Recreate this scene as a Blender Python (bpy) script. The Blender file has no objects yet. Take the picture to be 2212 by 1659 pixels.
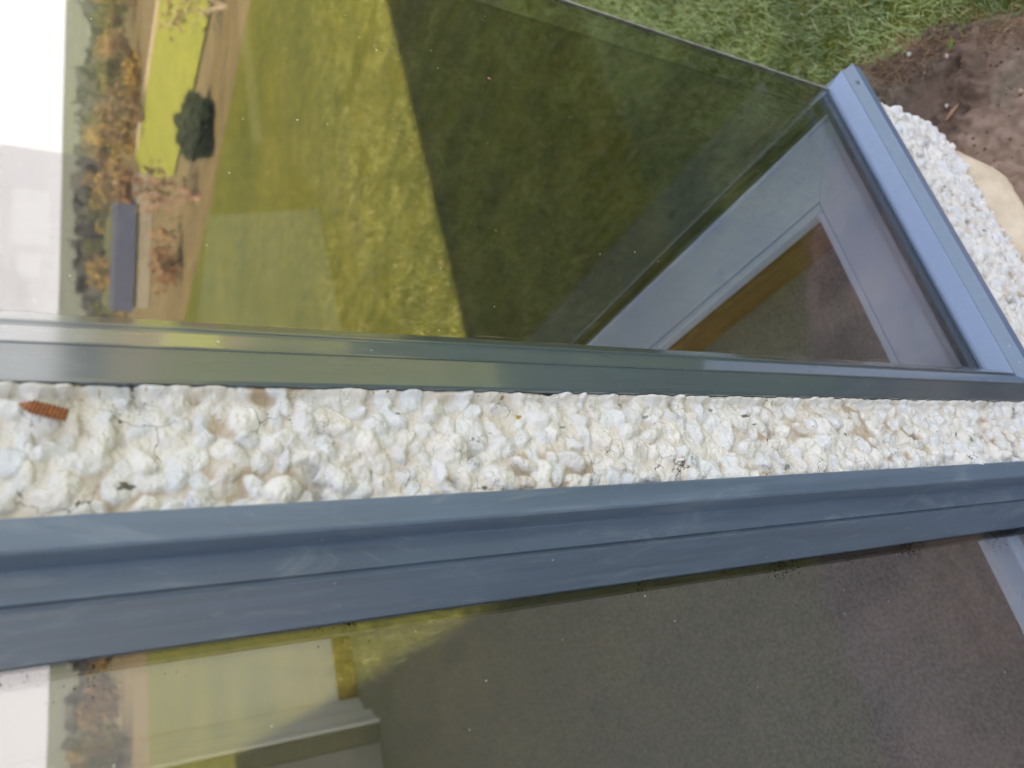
import bpy, bmesh, math, random
import numpy as np
from mathutils import Vector, Matrix

# ------------------------------------------------------------------ camera
S = bpy.context.scene
COL = S.collection
# phone held sideways close to a house wall, looking down along it.
# world: X runs along the wall, +Y goes into the house, Z is up, soil at z = 0.05
cd = bpy.data.cameras.new('camera')
cam = bpy.data.objects.new('camera', cd); COL.objects.link(cam)
R_ = Vector((0.8806, -0.4734, 0.0217)); D_ = Vector((-0.2254, -0.4586, -0.8596)); F_ = Vector((0.4169, 0.752, -0.5106))
m = Matrix.Identity(4)
for i, v in enumerate((D_, R_, -F_)):
    for j in range(3): m[j][i] = v[j]
m[0][3], m[1][3], m[2][3] = 0.0, -0.5, 1.56
cam.matrix_world = m
cd.sensor_width = 36; cd.lens = 36*1662/2212
cd.clip_start = 0.02; cd.clip_end = 6000
cd.dof.use_dof = True; cd.dof.focus_distance = 0.80; cd.dof.aperture_fstop = 5.0
S.camera = cam

# ------------------------------------------------------------------ world and sun
SUN_DIR = Vector((-3.3, 1.9, 3.0)).normalized()          # towards the sun
EL = math.asin(SUN_DIR.z); AZ = math.atan2(SUN_DIR.x, SUN_DIR.y)
w = bpy.data.worlds.new('World'); S.world = w; w.use_nodes = True
nt = w.node_tree; N = nt.nodes; L = nt.links
bg = N['Background']; bg.inputs[1].default_value = 0.05
sky = N.new('ShaderNodeTexSky'); sky.sky_type = 'NISHITA'; sky.sun_disc = False
sky.sun_elevation = EL; sky.sun_rotation = AZ; sky.air_density = 1.0; sky.dust_density = 2.0; sky.ozone_density = 1.0
tc = N.new('ShaderNodeTexCoord'); sx = N.new('ShaderNodeSeparateXYZ'); mx = N.new('ShaderNodeMath'); mx.operation = 'MAXIMUM'; mx.inputs[1].default_value = 0.02
cb = N.new('ShaderNodeCombineXYZ')
L.new(tc.outputs['Generated'], sx.inputs[0]); L.new(sx.outputs[0], cb.inputs[0]); L.new(sx.outputs[1], cb.inputs[1])
L.new(sx.outputs[2], mx.inputs[0]); L.new(mx.outputs[0], cb.inputs[2]); L.new(cb.outputs[0], sky.inputs[0])
mp = N.new('ShaderNodeMapping'); mp.inputs['Scale'].default_value = (1.6, 1.6, 5.0)
cn = N.new('ShaderNodeTexNoise'); cn.inputs['Scale'].default_value = 2.2; cn.inputs['Detail'].default_value = 7; cn.inputs['Roughness'].default_value = 0.6
cr = N.new('ShaderNodeValToRGB'); cr.color_ramp.elements[0].position = 0.40; cr.color_ramp.elements[1].position = 0.62
L.new(cb.outputs[0], mp.inputs[0]); L.new(mp.outputs[0], cn.inputs[0]); L.new(cn.outputs[0], cr.inputs[0])
# thin bright cloud, strongest low down
hz = N.new('ShaderNodeMapRange'); hz.inputs[1].default_value = 0.0; hz.inputs[2].default_value = 0.55; hz.inputs[3].default_value = 1.0; hz.inputs[4].default_value = 0.22
L.new(mx.outputs[0], hz.inputs[0])
mu = N.new('ShaderNodeMath'); mu.operation = 'MULTIPLY'; L.new(cr.outputs[0], mu.inputs[0]); L.new(hz.outputs[0], mu.inputs[1])
mu2 = N.new('ShaderNodeMath'); mu2.operation = 'MULTIPLY_ADD'; mu2.inputs[1].default_value = 0.55; mu2.inputs[2].default_value = 0.25; L.new(mu.outputs[0], mu2.inputs[0])
lowc = N.new('ShaderNodeMapRange'); lowc.inputs[1].default_value = .02; lowc.inputs[2].default_value = .22; lowc.inputs[3].default_value = .55; lowc.inputs[4].default_value = 0
L.new(mx.outputs[0], lowc.inputs[0]); mu3 = N.new('ShaderNodeMath'); mu3.operation = 'ADD'; mu3.use_clamp = True; L.new(mu2.outputs[0], mu3.inputs[0]); L.new(lowc.outputs[0], mu3.inputs[1]); mu2 = mu3
mixc = N.new('ShaderNodeMix'); mixc.data_type = 'RGBA'; mixc.inputs[7].default_value = (15.5, 14.9, 14.6, 1)
L.new(mu2.outputs[0], mixc.inputs[0]); L.new(sky.outputs[0], mixc.inputs[6]); L.new(mixc.outputs[2], bg.inputs[0])

sd = bpy.data.lights.new('sun', 'SUN'); sd.energy = 5.0; sd.angle = math.radians(0.5); sd.color = (1.0, 0.86, 0.62)
so = bpy.data.objects.new('sun', sd); COL.objects.link(so); so.rotation_euler = SUN_DIR.to_track_quat('Z', 'Y').to_euler(); so.location = (0, 0, 30)

S.view_settings.view_transform = 'Standard'; S.view_settings.look = 'None'; S.view_settings.gamma = 1.0
S.view_settings.use_curve_mapping = False; S.view_settings.exposure = 2.18
S.render.engine = 'CYCLES'
cy = S.cycles
cy.max_bounces = 10; cy.diffuse_bounces = 4; cy.glossy_bounces = 4; cy.transparent_max_bounces = 24; cy.transmission_bounces = 4
cy.caustics_reflective = False; cy.caustics_refractive = False; cy.sample_clamp_indirect = 8
try: cy.use_denoising = True; cy.denoiser = 'OPENIMAGEDENOISE'
except Exception: pass

rng = np.random.default_rng(7); random.seed(7)

# ------------------------------------------------------------------ helpers
def mesh_obj(name, V, Fc, mat, parent=None, smooth=False, cols=None):
    me = bpy.data.meshes.new(name)
    V = np.asarray(V, dtype=np.float32)
    if isinstance(Fc, np.ndarray):
        k = Fc.shape[1]; n = len(Fc)
        me.vertices.add(len(V)); me.vertices.foreach_set('co', V.ravel())
        me.loops.add(n*k); me.loops.foreach_set('vertex_index', Fc.astype(np.int32).ravel())
        me.polygons.add(n); me.polygons.foreach_set('loop_start', np.arange(0, n*k, k, dtype=np.int32))
        me.polygons.foreach_set('loop_total', np.full(n, k, dtype=np.int32))
        me.update(calc_edges=True); me.validate()
    else:
        me.from_pydata([tuple(map(float, v)) for v in V], [], Fc)
        bm = bmesh.new(); bm.from_mesh(me); bmesh.ops.recalc_face_normals(bm, faces=bm.faces[:]); bm.to_mesh(me); bm.free()
    if cols is not None:
        a = me.color_attributes.new('Col', 'FLOAT_COLOR', 'POINT')
        c4 = np.ones((len(V), 4), dtype=np.float32); c4[:, :3] = cols
        a.data.foreach_set('color', c4.ravel())
    if smooth: me.polygons.foreach_set('use_smooth', np.ones(len(me.polygons), dtype=bool))
    me.materials.append(mat)
    o = bpy.data.objects.new(name, me); COL.objects.link(o)
    if parent: o.parent = parent
    return o

def empty(name, loc=(0, 0, 0)):
    o = bpy.data.objects.new(name, None); COL.objects.link(o); o.location = loc; o.empty_display_size = 0.1
    return o

def tag(o, label=None, cat=None, group=None, kind=None):
    if label: o['label'] = label
    if cat: o['category'] = cat
    if group: o['group'] = group
    if kind: o['kind'] = kind
    return o

def plabel(o, label): o['label'] = label; return o

class MB:
    def __init__(s): s.V = []; s.F = []
    def box(s, x0, x1, y0, y1, z0, z1):
        b = len(s.V)
        s.V += [(x, y, z) for z in (z0, z1) for y in (y0, y1) for x in (x0, x1)]
        s.F += [tuple(b+i for i in f) for f in ((0, 2, 3, 1), (4, 5, 7, 6), (0, 1, 5, 4), (2, 6, 7, 3), (0, 4, 6, 2), (1, 3, 7, 5))]
        return s
    def sweep(s, rings, closed_profile=True, cap=True):
        b = len(s.V); n = len(rings[0])
        for r in rings: s.V += [tuple(p) for p in r]
        for i in range(len(rings)-1):
            for j in range(n if closed_profile else n-1):
                k = (j+1) % n
                s.F.append((b+i*n+j, b+i*n+k, b+(i+1)*n+k, b+(i+1)*n+j))
        if cap and closed_profile:
            s.F.append(tuple(b+j for j in range(n))[::-1]); s.F.append(tuple(b+(len(rings)-1)*n+j for j in range(n)))
        return s
    def tube(s, pts, rad, n=6):
        pts = [Vector(p) for p in pts]
        rings = []
        for i, p in enumerate(pts):
            t = (pts[min(i+1, len(pts)-1)]-pts[max(i-1, 0)]).normalized()
            a = t.orthogonal().normalized(); c = t.cross(a)
            r = rad[i] if hasattr(rad, '__len__') else rad
            rings.append([p+(a*math.cos(2*math.pi*k/n)+c*math.sin(2*math.pi*k/n))*r for k in range(n)])
        return s.sweep(rings)
    def build(s, name, mat, parent=None, smooth=False, bevel=0):
        o = mesh_obj(name, s.V, s.F, mat, parent, smooth)
        if bevel:
            md = o.modifiers.new('bevel', 'BEVEL'); md.width = bevel; md.segments = 2; md.limit_method = 'ANGLE'; md.angle_limit = math.radians(25)
        return o

def lattice(seed, n=256): return np.random.default_rng(seed).random((n, n)).astype(np.float32)
def noise2(x, y, seed=0, n=256):
    g = lattice(seed, n)
    xi = np.floor(x).astype(int); yi = np.floor(y).astype(int); fx = x-xi; fy = y-yi
    fx = fx*fx*(3-2*fx); fy = fy*fy*(3-2*fy)
    a = g[yi % n, xi % n]; b = g[yi % n, (xi+1) % n]; c = g[(yi+1) % n, xi % n]; d = g[(yi+1) % n, (xi+1) % n]
    return (a*(1-fx)+b*fx)*(1-fy)+(c*(1-fx)+d*fx)*fy
def fbm(x, y, seed=0, octv=4, gain=.5):
    s = 0; a = 1; t = 0
    for i in range(octv):
        s = s+a*noise2(x*2**i+17.3*i, y*2**i+5.1*i, seed+i); t += a; a *= gain
    return s/t

def grid_faces(nu, nv):
    i = np.arange(nu*nv).reshape(nv, nu)
    return np.stack([i[:-1, :-1].ravel(), i[:-1, 1:].ravel(), i[1:, 1:].ravel(), i[1:, :-1].ravel()], 1)

# ------------------------------------------------------------------ materials
def mat(name):
    m = bpy.data.materials.new(name); m.use_nodes = True
    return m, m.node_tree.nodes, m.node_tree.links, m.node_tree.nodes['Principled BSDF']
def noise_node(N, L, scale, detail=4, rough=.5, coord='Object', mapscale=None, dist=0):
    tc = N.new('ShaderNodeTexCoord'); n = N.new('ShaderNodeTexNoise'); n.inputs['Scale'].default_value = scale
    n.inputs['Detail'].default_value = detail; n.inputs['Roughness'].default_value = rough; n.inputs['Distortion'].default_value = dist
    if mapscale:
        mp = N.new('ShaderNodeMapping'); mp.inputs['Scale'].default_value = mapscale
        L.new(tc.outputs[coord], mp.inputs[0]); L.new(mp.outputs[0], n.inputs[0])
    else: L.new(tc.outputs[coord], n.inputs[0])
    return n
def ramp(N, L, src, stops):
    r = N.new('ShaderNodeValToRGB'); e = r.color_ramp.elements
    while len(e) < len(stops): e.new(0.5)
    for i, (p, c) in enumerate(stops):
        e[i].position = p; e[i].color = (*c, 1) if len(c) == 3 else c
    L.new(src, r.inputs[0]); return r
def simple(name, c1, c2=None, rough=.7, scale=8, detail=4, bump=0, bscale=None, mapscale=None, spec=.5, metallic=0, lo=.35, hi=.65):
    m, N, L, P = mat(name)
    P.inputs['Roughness'].default_value = rough; P.inputs['Specular IOR Level'].default_value = spec; P.inputs['Metallic'].default_value = metallic
    if c2 is None: c2 = tuple(x*.85 for x in c1)
    n = noise_node(N, L, scale, detail, mapscale=mapscale)
    r = ramp(N, L, n.outputs[0], [(lo, c1), (hi, c2)]); L.new(r.outputs[0], P.inputs[0])
    if bump:
        n2 = noise_node(N, L, bscale or scale*4, 5, .6, mapscale=mapscale); b = N.new('ShaderNodeBump'); b.inputs['Strength'].default_value = bump
        b.inputs['Distance'].default_value = .002 if (bscale or scale*4) > 60 else .02
        L.new(n2.outputs[0], b.inputs['Height']); L.new(b.outputs[0], P.inputs['Normal'])
    return m

def m_pebbledash():
    m, N, L, P = mat('painted_pebbledash')
    at = N.new('ShaderNodeAttribute'); at.attribute_name = 'Col'
    # hairline cracks
    tc = N.new('ShaderNodeTexCoord')
    wn = N.new('ShaderNodeTexNoise'); wn.inputs['Scale'].default_value = 60; wn.inputs['Detail'].default_value = 5; L.new(tc.outputs['Object'], wn.inputs[0])
    vm = N.new('ShaderNodeVectorMath'); vm.operation = 'MULTIPLY_ADD'; vm.inputs[1].default_value = (.022,)*3; L.new(wn.outputs['Color'], vm.inputs[0]); L.new(tc.outputs['Object'], vm.inputs[2])
    vo = N.new('ShaderNodeTexVoronoi'); vo.feature = 'DISTANCE_TO_EDGE'; vo.inputs['Scale'].default_value = 26; L.new(vm.outputs[0], vo.inputs[0])
    cm = N.new('ShaderNodeTexNoise'); cm.inputs['Scale'].default_value = 24; cm.inputs['Detail'].default_value = 2; L.new(tc.outputs['Object'], cm.inputs[0])
    wid = N.new('ShaderNodeMapRange'); wid.inputs[1].default_value = .50; wid.inputs[2].default_value = .70; wid.inputs[3].default_value = 0; wid.inputs[4].default_value = .0085
    L.new(cm.outputs[0], wid.inputs[0])
    lt = N.new('ShaderNodeMath'); lt.operation = 'LESS_THAN'; L.new(vo.outputs[0], lt.inputs[0]); L.new(wid.outputs[0], lt.inputs[1])
    crk = N.new('ShaderNodeMix'); crk.data_type = 'RGBA'; crk.inputs[7].default_value = (.10, .085, .07, 1)
    L.new(lt.outputs[0], crk.inputs[0])
    # dark specks where paint has pinholes, faint dirt
    sp = N.new('ShaderNodeTexNoise'); sp.inputs['Scale'].default_value = 1150; sp.inputs['Detail'].default_value = 2; L.new(tc.outputs['Object'], sp.inputs[0])
    sm = N.new('ShaderNodeTexNoise'); sm.inputs['Scale'].default_value = 45; L.new(tc.outputs['Object'], sm.inputs[0])
    ad = N.new('ShaderNodeMath'); ad.operation = 'ADD'; L.new(sp.outputs[0], ad.inputs[0]); L.new(sm.outputs[0], ad.inputs[1])
    spr = ramp(N, L, ad.outputs[0], [(.0, (0, 0, 0)), (.625, (0, 0, 0)), (.650, (.8, .8, .8))]);
    h = N.new('ShaderNodeMath'); h.operation = 'MULTIPLY'; h.inputs[1].default_value = .5; L.new(ad.outputs[0], h.inputs[0]); L.new(h.outputs[0], spr.inputs[0])
    mixs = N.new('ShaderNodeMix'); mixs.data_type = 'RGBA'; mixs.inputs[7].default_value = (.16, .17, .17, 1)
    L.new(spr.outputs[0], mixs.inputs[0]); L.new(at.outputs[0], mixs.inputs[6]); L.new(mixs.outputs[2], crk.inputs[6]); L.new(crk.outputs[2], P.inputs[0])
    P.inputs['Roughness'].default_value = .8; P.inputs['Specular IOR Level'].default_value = .25
    bn = N.new('ShaderNodeTexNoise'); bn.inputs['Scale'].default_value = 420; bn.inputs['Detail'].default_value = 6; bn.inputs['Roughness'].default_value = .65; L.new(tc.outputs['Object'], bn.inputs[0])
    b = N.new('ShaderNodeBump'); b.inputs['Strength'].default_value = 1.0; b.inputs['Distance'].default_value = .0020; L.new(bn.outputs[0], b.inputs['Height'])
    b2 = N.new('ShaderNodeBump'); b2.inputs['Strength'].default_value = 1; b2.inputs['Distance'].default_value = -.001; L.new(lt.outputs[0], b2.inputs['Height']); L.new(b.outputs[0], b2.inputs['Normal'])
    L.new(b2.outputs[0], P.inputs['Normal'])
    return m

def m_frame(name, c, rough, streak=.5, coat=0, mott=.5):
    m, N, L, P = mat(name)
    n = noise_node(N, L, 30, 6, .65, mapscale=(3, 3, .12)); n2 = noise_node(N, L, 14, 4, .5)
    a = N.new('ShaderNodeMath'); a.operation = 'MULTIPLY_ADD'; a.inputs[1].default_value = streak; L.new(n.outputs[0], a.inputs[0])
    q = N.new('ShaderNodeMapRange'); q.inputs[3].default_value = .5-mott; q.inputs[4].default_value = .5+mott; L.new(n2.outputs[0], q.inputs[0]); L.new(q.outputs[0], a.inputs[2])
    P.inputs['Coat Weight'].default_value = coat; P.inputs['Coat IOR'].default_value = 1.85; P.inputs['Coat Roughness'].default_value = .09
    c2 = tuple(min(1, x*1.9+.012) for x in c)
    r = ramp(N, L, a.outputs[0], [(.45, c), (1.0, c2)]); L.new(r.outputs[0], P.inputs[0])
    rr = N.new('ShaderNodeMapRange'); rr.inputs[1].default_value = .5; rr.inputs[2].default_value = 1.; rr.inputs[3].default_value = rough; rr.inputs[4].default_value = rough+.18
    L.new(a.outputs[0], rr.inputs[0]); L.new(rr.outputs[0], P.inputs['Roughness'])
    P.inputs['Specular IOR Level'].default_value = .62
    fl = N.new('ShaderNodeTexVoronoi'); fl.inputs['Scale'].default_value = 52; tcf = N.new('ShaderNodeTexCoord'); L.new(tcf.outputs['Object'], fl.inputs[0])
    fs = N.new('ShaderNodeSeparateColor'); L.new(fl.outputs['Color'], fs.inputs[0]); fg = N.new('ShaderNodeMath'); fg.operation = 'GREATER_THAN'; fg.inputs[1].default_value = .80; L.new(fs.outputs[1], fg.inputs[0])
    fd = N.new('ShaderNodeMath'); fd.operation = 'LESS_THAN'; fd.inputs[1].default_value = .045; L.new(fl.outputs['Distance'], fd.inputs[0]); fm = N.new('ShaderNodeMath'); fm.operation = 'MULTIPLY'; L.new(fg.outputs[0], fm.inputs[0]); L.new(fd.outputs[0], fm.inputs[1])
    wk = noise_node(N, L, 26, 7, .72, mapscale=(1, 1, .35), dist=1.5); wr = ramp(N, L, wk.outputs[0], [(.53, (0, 0, 0)), (.70, (.42*streak,)*3)])
    mxa = N.new('ShaderNodeMix'); mxa.data_type = 'RGBA'; mxa.inputs[7].default_value = (.30, .36, .40, 1); L.new(wr.outputs[0], mxa.inputs[0]); L.new(r.outputs[0], mxa.inputs[6])
    mxb = N.new('ShaderNodeMix'); mxb.data_type = 'RGBA'; mxb.inputs[7].default_value = (.62, .62, .58, 1); L.new(fm.outputs[0], mxb.inputs[0]); L.new(mxa.outputs[2], mxb.inputs[6]); L.new(mxb.outputs[2], P.inputs[0])
    sc = noise_node(N, L, 900, 3, .6, mapscale=(1, 1, .03)); b = N.new('ShaderNodeBump'); b.inputs['Strength'].default_value = .12; b.inputs['Distance'].default_value = .0004
    L.new(sc.outputs[0], b.inputs['Height']); L.new(b.outputs[0], P.inputs['Normal'])
    return m

def m_glass(name, r0, tint, dirt_edge=None, mould=False):
    m, N, L, P = mat(name); N.remove(P); out = N['Material Output']
    tr = N.new('ShaderNodeBsdfTransparent'); tr.inputs[0].default_value = (*tint, 1)
    gl = N.new('ShaderNodeBsdfGlossy'); gl.inputs['Roughness'].default_value = 0.0; gl.inputs[0].default_value = (1, .975, .985, 1)
    lw = N.new('ShaderNodeLayerWeight'); lw.inputs[0].default_value = .5
    pw = N.new('ShaderNodeMath'); pw.operation = 'POWER'; pw.inputs[1].default_value = 5; L.new(lw.outputs['Facing'], pw.inputs[0])
    ma = N.new('ShaderNodeMath'); ma.operation = 'MULTIPLY_ADD'; ma.inputs[1].default_value = 1-r0; ma.inputs[2].default_value = r0; L.new(pw.outputs[0], ma.inputs[0])
    mix = N.new('ShaderNodeMixShader'); L.new(ma.outputs[0], mix.inputs[0]); L.new(tr.outputs[0], mix.inputs[1]); L.new(gl.outputs[0], mix.inputs[2])
    # the faint waviness of a big sealed unit
    nn = noise_node(N, L, 2.2, 2); b = N.new('ShaderNodeBump'); b.inputs['Strength'].default_value = .05; b.inputs['Distance'].default_value = .004; L.new(nn.outputs[0], b.inputs['Height']); L.new(b.outputs[0], gl.inputs['Normal'])
    last = mix
    tc = N.new('ShaderNodeTexCoord'); sx = N.new('ShaderNodeSeparateXYZ'); L.new(tc.outputs['Object'], sx.inputs[0])
    # dust specks on the outside
    d = N.new('ShaderNodeTexVoronoi'); d.inputs['Scale'].default_value = 38; d.inputs['Randomness'].default_value = 1; L.new(tc.outputs['Object'], d.inputs[0])
    dl = N.new('ShaderNodeMath'); dl.operation = 'LESS_THAN'; dl.inputs[1].default_value = .035; L.new(d.outputs['Distance'], dl.inputs[0])
    dr = N.new('ShaderNodeSeparateColor'); L.new(d.outputs['Color'], dr.inputs[0]); g = N.new('ShaderNodeMath'); g.operation = 'GREATER_THAN'; g.inputs[1].default_value = .72; L.new(dr.outputs[0], g.inputs[0])
    mm = N.new('ShaderNodeMath'); mm.operation = 'MULTIPLY'; L.new(dl.outputs[0], mm.inputs[0]); L.new(g.outputs[0], mm.inputs[1])
    m3 = N.new('ShaderNodeMath'); m3.operation = 'MULTIPLY'; m3.inputs[1].default_value = .55; L.new(mm.outputs[0], m3.inputs[0])
    df = N.new('ShaderNodeBsdfDiffuse'); df.inputs[0].default_value = (.75, .72, .66, 1)
    mx = N.new('ShaderNodeMixShader'); L.new(m3.outputs[0], mx.inputs[0]); L.new(last.outputs[0], mx.inputs[1]); L.new(df.outputs[0], mx.inputs[2]); last = mx
    if dirt_edge:
        x0, x1, c, mapsc, thr, amt = dirt_edge
        mr = N.new('ShaderNodeMapRange'); mr.inputs[1].default_value = x0; mr.inputs[2].default_value = x1; mr.inputs[3].default_value = 1; mr.inputs[4].default_value = 0
        L.new(sx.outputs[0], mr.inputs[0])
        n = noise_node(N, L, 40, 5, .62, mapscale=mapsc)
        mul = N.new('ShaderNodeMath'); mul.operation = 'MULTIPLY_ADD'; mul.inputs[1].default_value = .45; L.new(mr.outputs[0], mul.inputs[0]); L.new(n.outputs[0], mul.inputs[2])
        r = ramp(N, L, mul.outputs[0], [(thr, (0, 0, 0)), (thr+.03, (amt,)*3)])
        fz = N.new('ShaderNodeMath'); fz.operation = 'MULTIPLY'; L.new(r.outputs[0], fz.inputs[0]); 
        gt = N.new('ShaderNodeMath'); gt.operation = 'GREATER_THAN'; gt.inputs[1].default_value = .001; L.new(mr.outputs[0], gt.inputs[0]); L.new(gt.outputs[0], fz.inputs[1])
        d2 = N.new('ShaderNodeBsdfDiffuse'); d2.inputs[0].default_value = (*c, 1)
        mx = N.new('ShaderNodeMixShader'); L.new(fz.outputs[0], mx.inputs[0]); L.new(last.outputs[0], mx.inputs[1]); L.new(d2.outputs[0], mx.inputs[2]); last = mx
    if mould:   # black mould specks creeping in from the frame edge
        vo = N.new('ShaderNodeTexVoronoi'); vo.inputs['Scale'].default_value = 330; L.new(tc.outputs['Object'], vo.inputs[0])
        sc_ = N.new('ShaderNodeSeparateColor'); L.new(vo.outputs['Color'], sc_.inputs[0])
        fall = N.new('ShaderNodeMapRange'); fall.inputs[1].default_value = .070; fall.inputs[2].default_value = .112; fall.inputs[3].default_value = 0; fall.inputs[4].default_value = .40; L.new(sx.outputs[0], fall.inputs[0])
        nz = noise_node(N, L, 16, 4, .6); nr = ramp(N, L, nz.outputs[0], [(.45, (0, 0, 0)), (.72, (1, 1, 1))])
        f2 = N.new('ShaderNodeMath'); f2.operation = 'MULTIPLY'; L.new(fall.outputs[0], f2.inputs[0]); L.new(nr.outputs[0], f2.inputs[1])
        rm = N.new('ShaderNodeMath'); rm.operation = 'MULTIPLY'; L.new(sc_.outputs[0], rm.inputs[0]); L.new(f2.outputs[0], rm.inputs[1])
        lt = N.new('ShaderNodeMath'); lt.operation = 'LESS_THAN'; L.new(vo.outputs['Distance'], lt.inputs[0])
        r3 = N.new('ShaderNodeMath'); r3.operation = 'MULTIPLY'; r3.inputs[1].default_value = 1.6; L.new(rm.outputs[0], r3.inputs[0]); L.new(r3.outputs[0], lt.inputs[1])
        d3 = N.new('ShaderNodeBsdfDiffuse'); d3.inputs[0].default_value = (.012, .012, .010, 1)
        mx = N.new('ShaderNodeMixShader'); L.new(lt.outputs[0], mx.inputs[0]); L.new(last.outputs[0], mx.inputs[1]); L.new(d3.outputs[0], mx.inputs[2]); last = mx
    L.new(last.outputs[0], out.inputs[0])
    return m

def m_vcol(name, rough=.8, bump=0, bscale=200, bdist=.002, spec=.3, trans=False):
    m, N, L, P = mat(name); at = N.new('ShaderNodeAttribute'); at.attribute_name = 'Col'; L.new(at.outputs[0], P.inputs[0])
    P.inputs['Roughness'].default_value = rough; P.inputs['Specular IOR Level'].default_value = spec
    if bump:
        n = noise_node(N, L, bscale, 5, .65); b = N.new('ShaderNodeBump'); b.inputs['Strength'].default_value = bump; b.inputs['Distance'].default_value = bdist
        L.new(n.outputs[0], b.inputs['Height']); L.new(b.outputs[0], P.inputs['Normal'])
    return m

def m_lawn():
    m, N, L, P = mat('lawn_turf')
    n1 = noise_node(N, L, 16, 8, .78); n2 = noise_node(N, L, .8, 3, .5)
    a = N.new('ShaderNodeMath'); a.operation = 'MULTIPLY_ADD'; a.inputs[1].default_value = .28; L.new(n2.outputs[0], a.inputs[0]); L.new(n1.outputs[0], a.inputs[2])
    r = ramp(N, L, a.outputs[0], [(.40, (.040, .062, .012)), (.53, (.125, .155, .022)), (.68, (.23, .235, .032)), (.85, (.34, .30, .05))])
    L.new(r.outputs[0], P.inputs[0]); P.inputs['Roughness'].default_value = .9; P.inputs['Specular IOR Level'].default_value = .15
    n3 = noise_node(N, L, 60, 5, .7); b = N.new('ShaderNodeBump'); b.inputs['Strength'].default_value = 1; b.inputs['Distance'].default_value = .03
    L.new(n3.outputs[0], b.inputs['Height']); L.new(b.outputs[0], P.inputs['Normal'])
    return m

M_PEB = m_pebbledash()
M_FR1 = m_frame('satin_grey_frame', (.050, .074, .100), .24, .25, 1.0, .05)
M_FR2 = m_frame('weathered_grey_frame', (.054, .080, .128), .32, .8, 0, .12)
M_GL1 = m_glass('corner_window_glass', .100, (.97, .975, .97), dirt_edge=(.335, .368, (.30, .30, .25), (9, 1, .3), .92, .3))
M_GL2 = m_glass('tall_window_glass', .085, (.985, .988, .985), dirt_edge=None, mould=True)
M_GLS = m_glass('side_glass', .006, (.64, .65, .64))
M_GLI = m_glass('inner_glass', .028, (.985, .988, .985))
M_BLACK = simple('black_gasket', (.008, .009, .012), (.016, .018, .024), rough=.45, scale=80)
M_SPACER = simple('dark_spacer', (.022, .022, .014), (.035, .034, .022), rough=.9, scale=40, spec=.05)
M_SIL = simple('grey_silicone', (.30, .31, .30), (.20, .21, .20), rough=.5, scale=60, bump=.2, bscale=200)
M_BOARD = simple('lilac_grey_board', (.66, .76, 1.0), (.58, .68, .98), rough=.42, scale=7)
M_CARPET = simple('brown_grey_carpet', (.34, .325, .355), (.215, .205, .225), rough=1, scale=150, detail=6, bump=.7, bscale=240, spec=.05)
M_WALLIN = simple('grey_plaster', (.84, .85, .89), (.80, .81, .86), rough=.85, scale=3)
M_SKIRT = simple('orange_pine', (.27, .115, .045), (.19, .075, .03), rough=.4, scale=9, mapscale=(1, 1, 8))
M_WHITE = simple('white_gloss', (.92, .94, .97), (.90, .92, .96), rough=.35, scale=4)
M_DOOR = simple('grey_door', (.30, .28, .31), (.26, .24, .27), rough=.5, scale=5)
M_ROOF = simple('slate_grey', (.07, .075, .085), (.11, .115, .125), rough=.7, scale=9)
M_LAWN = m_lawn()

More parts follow.
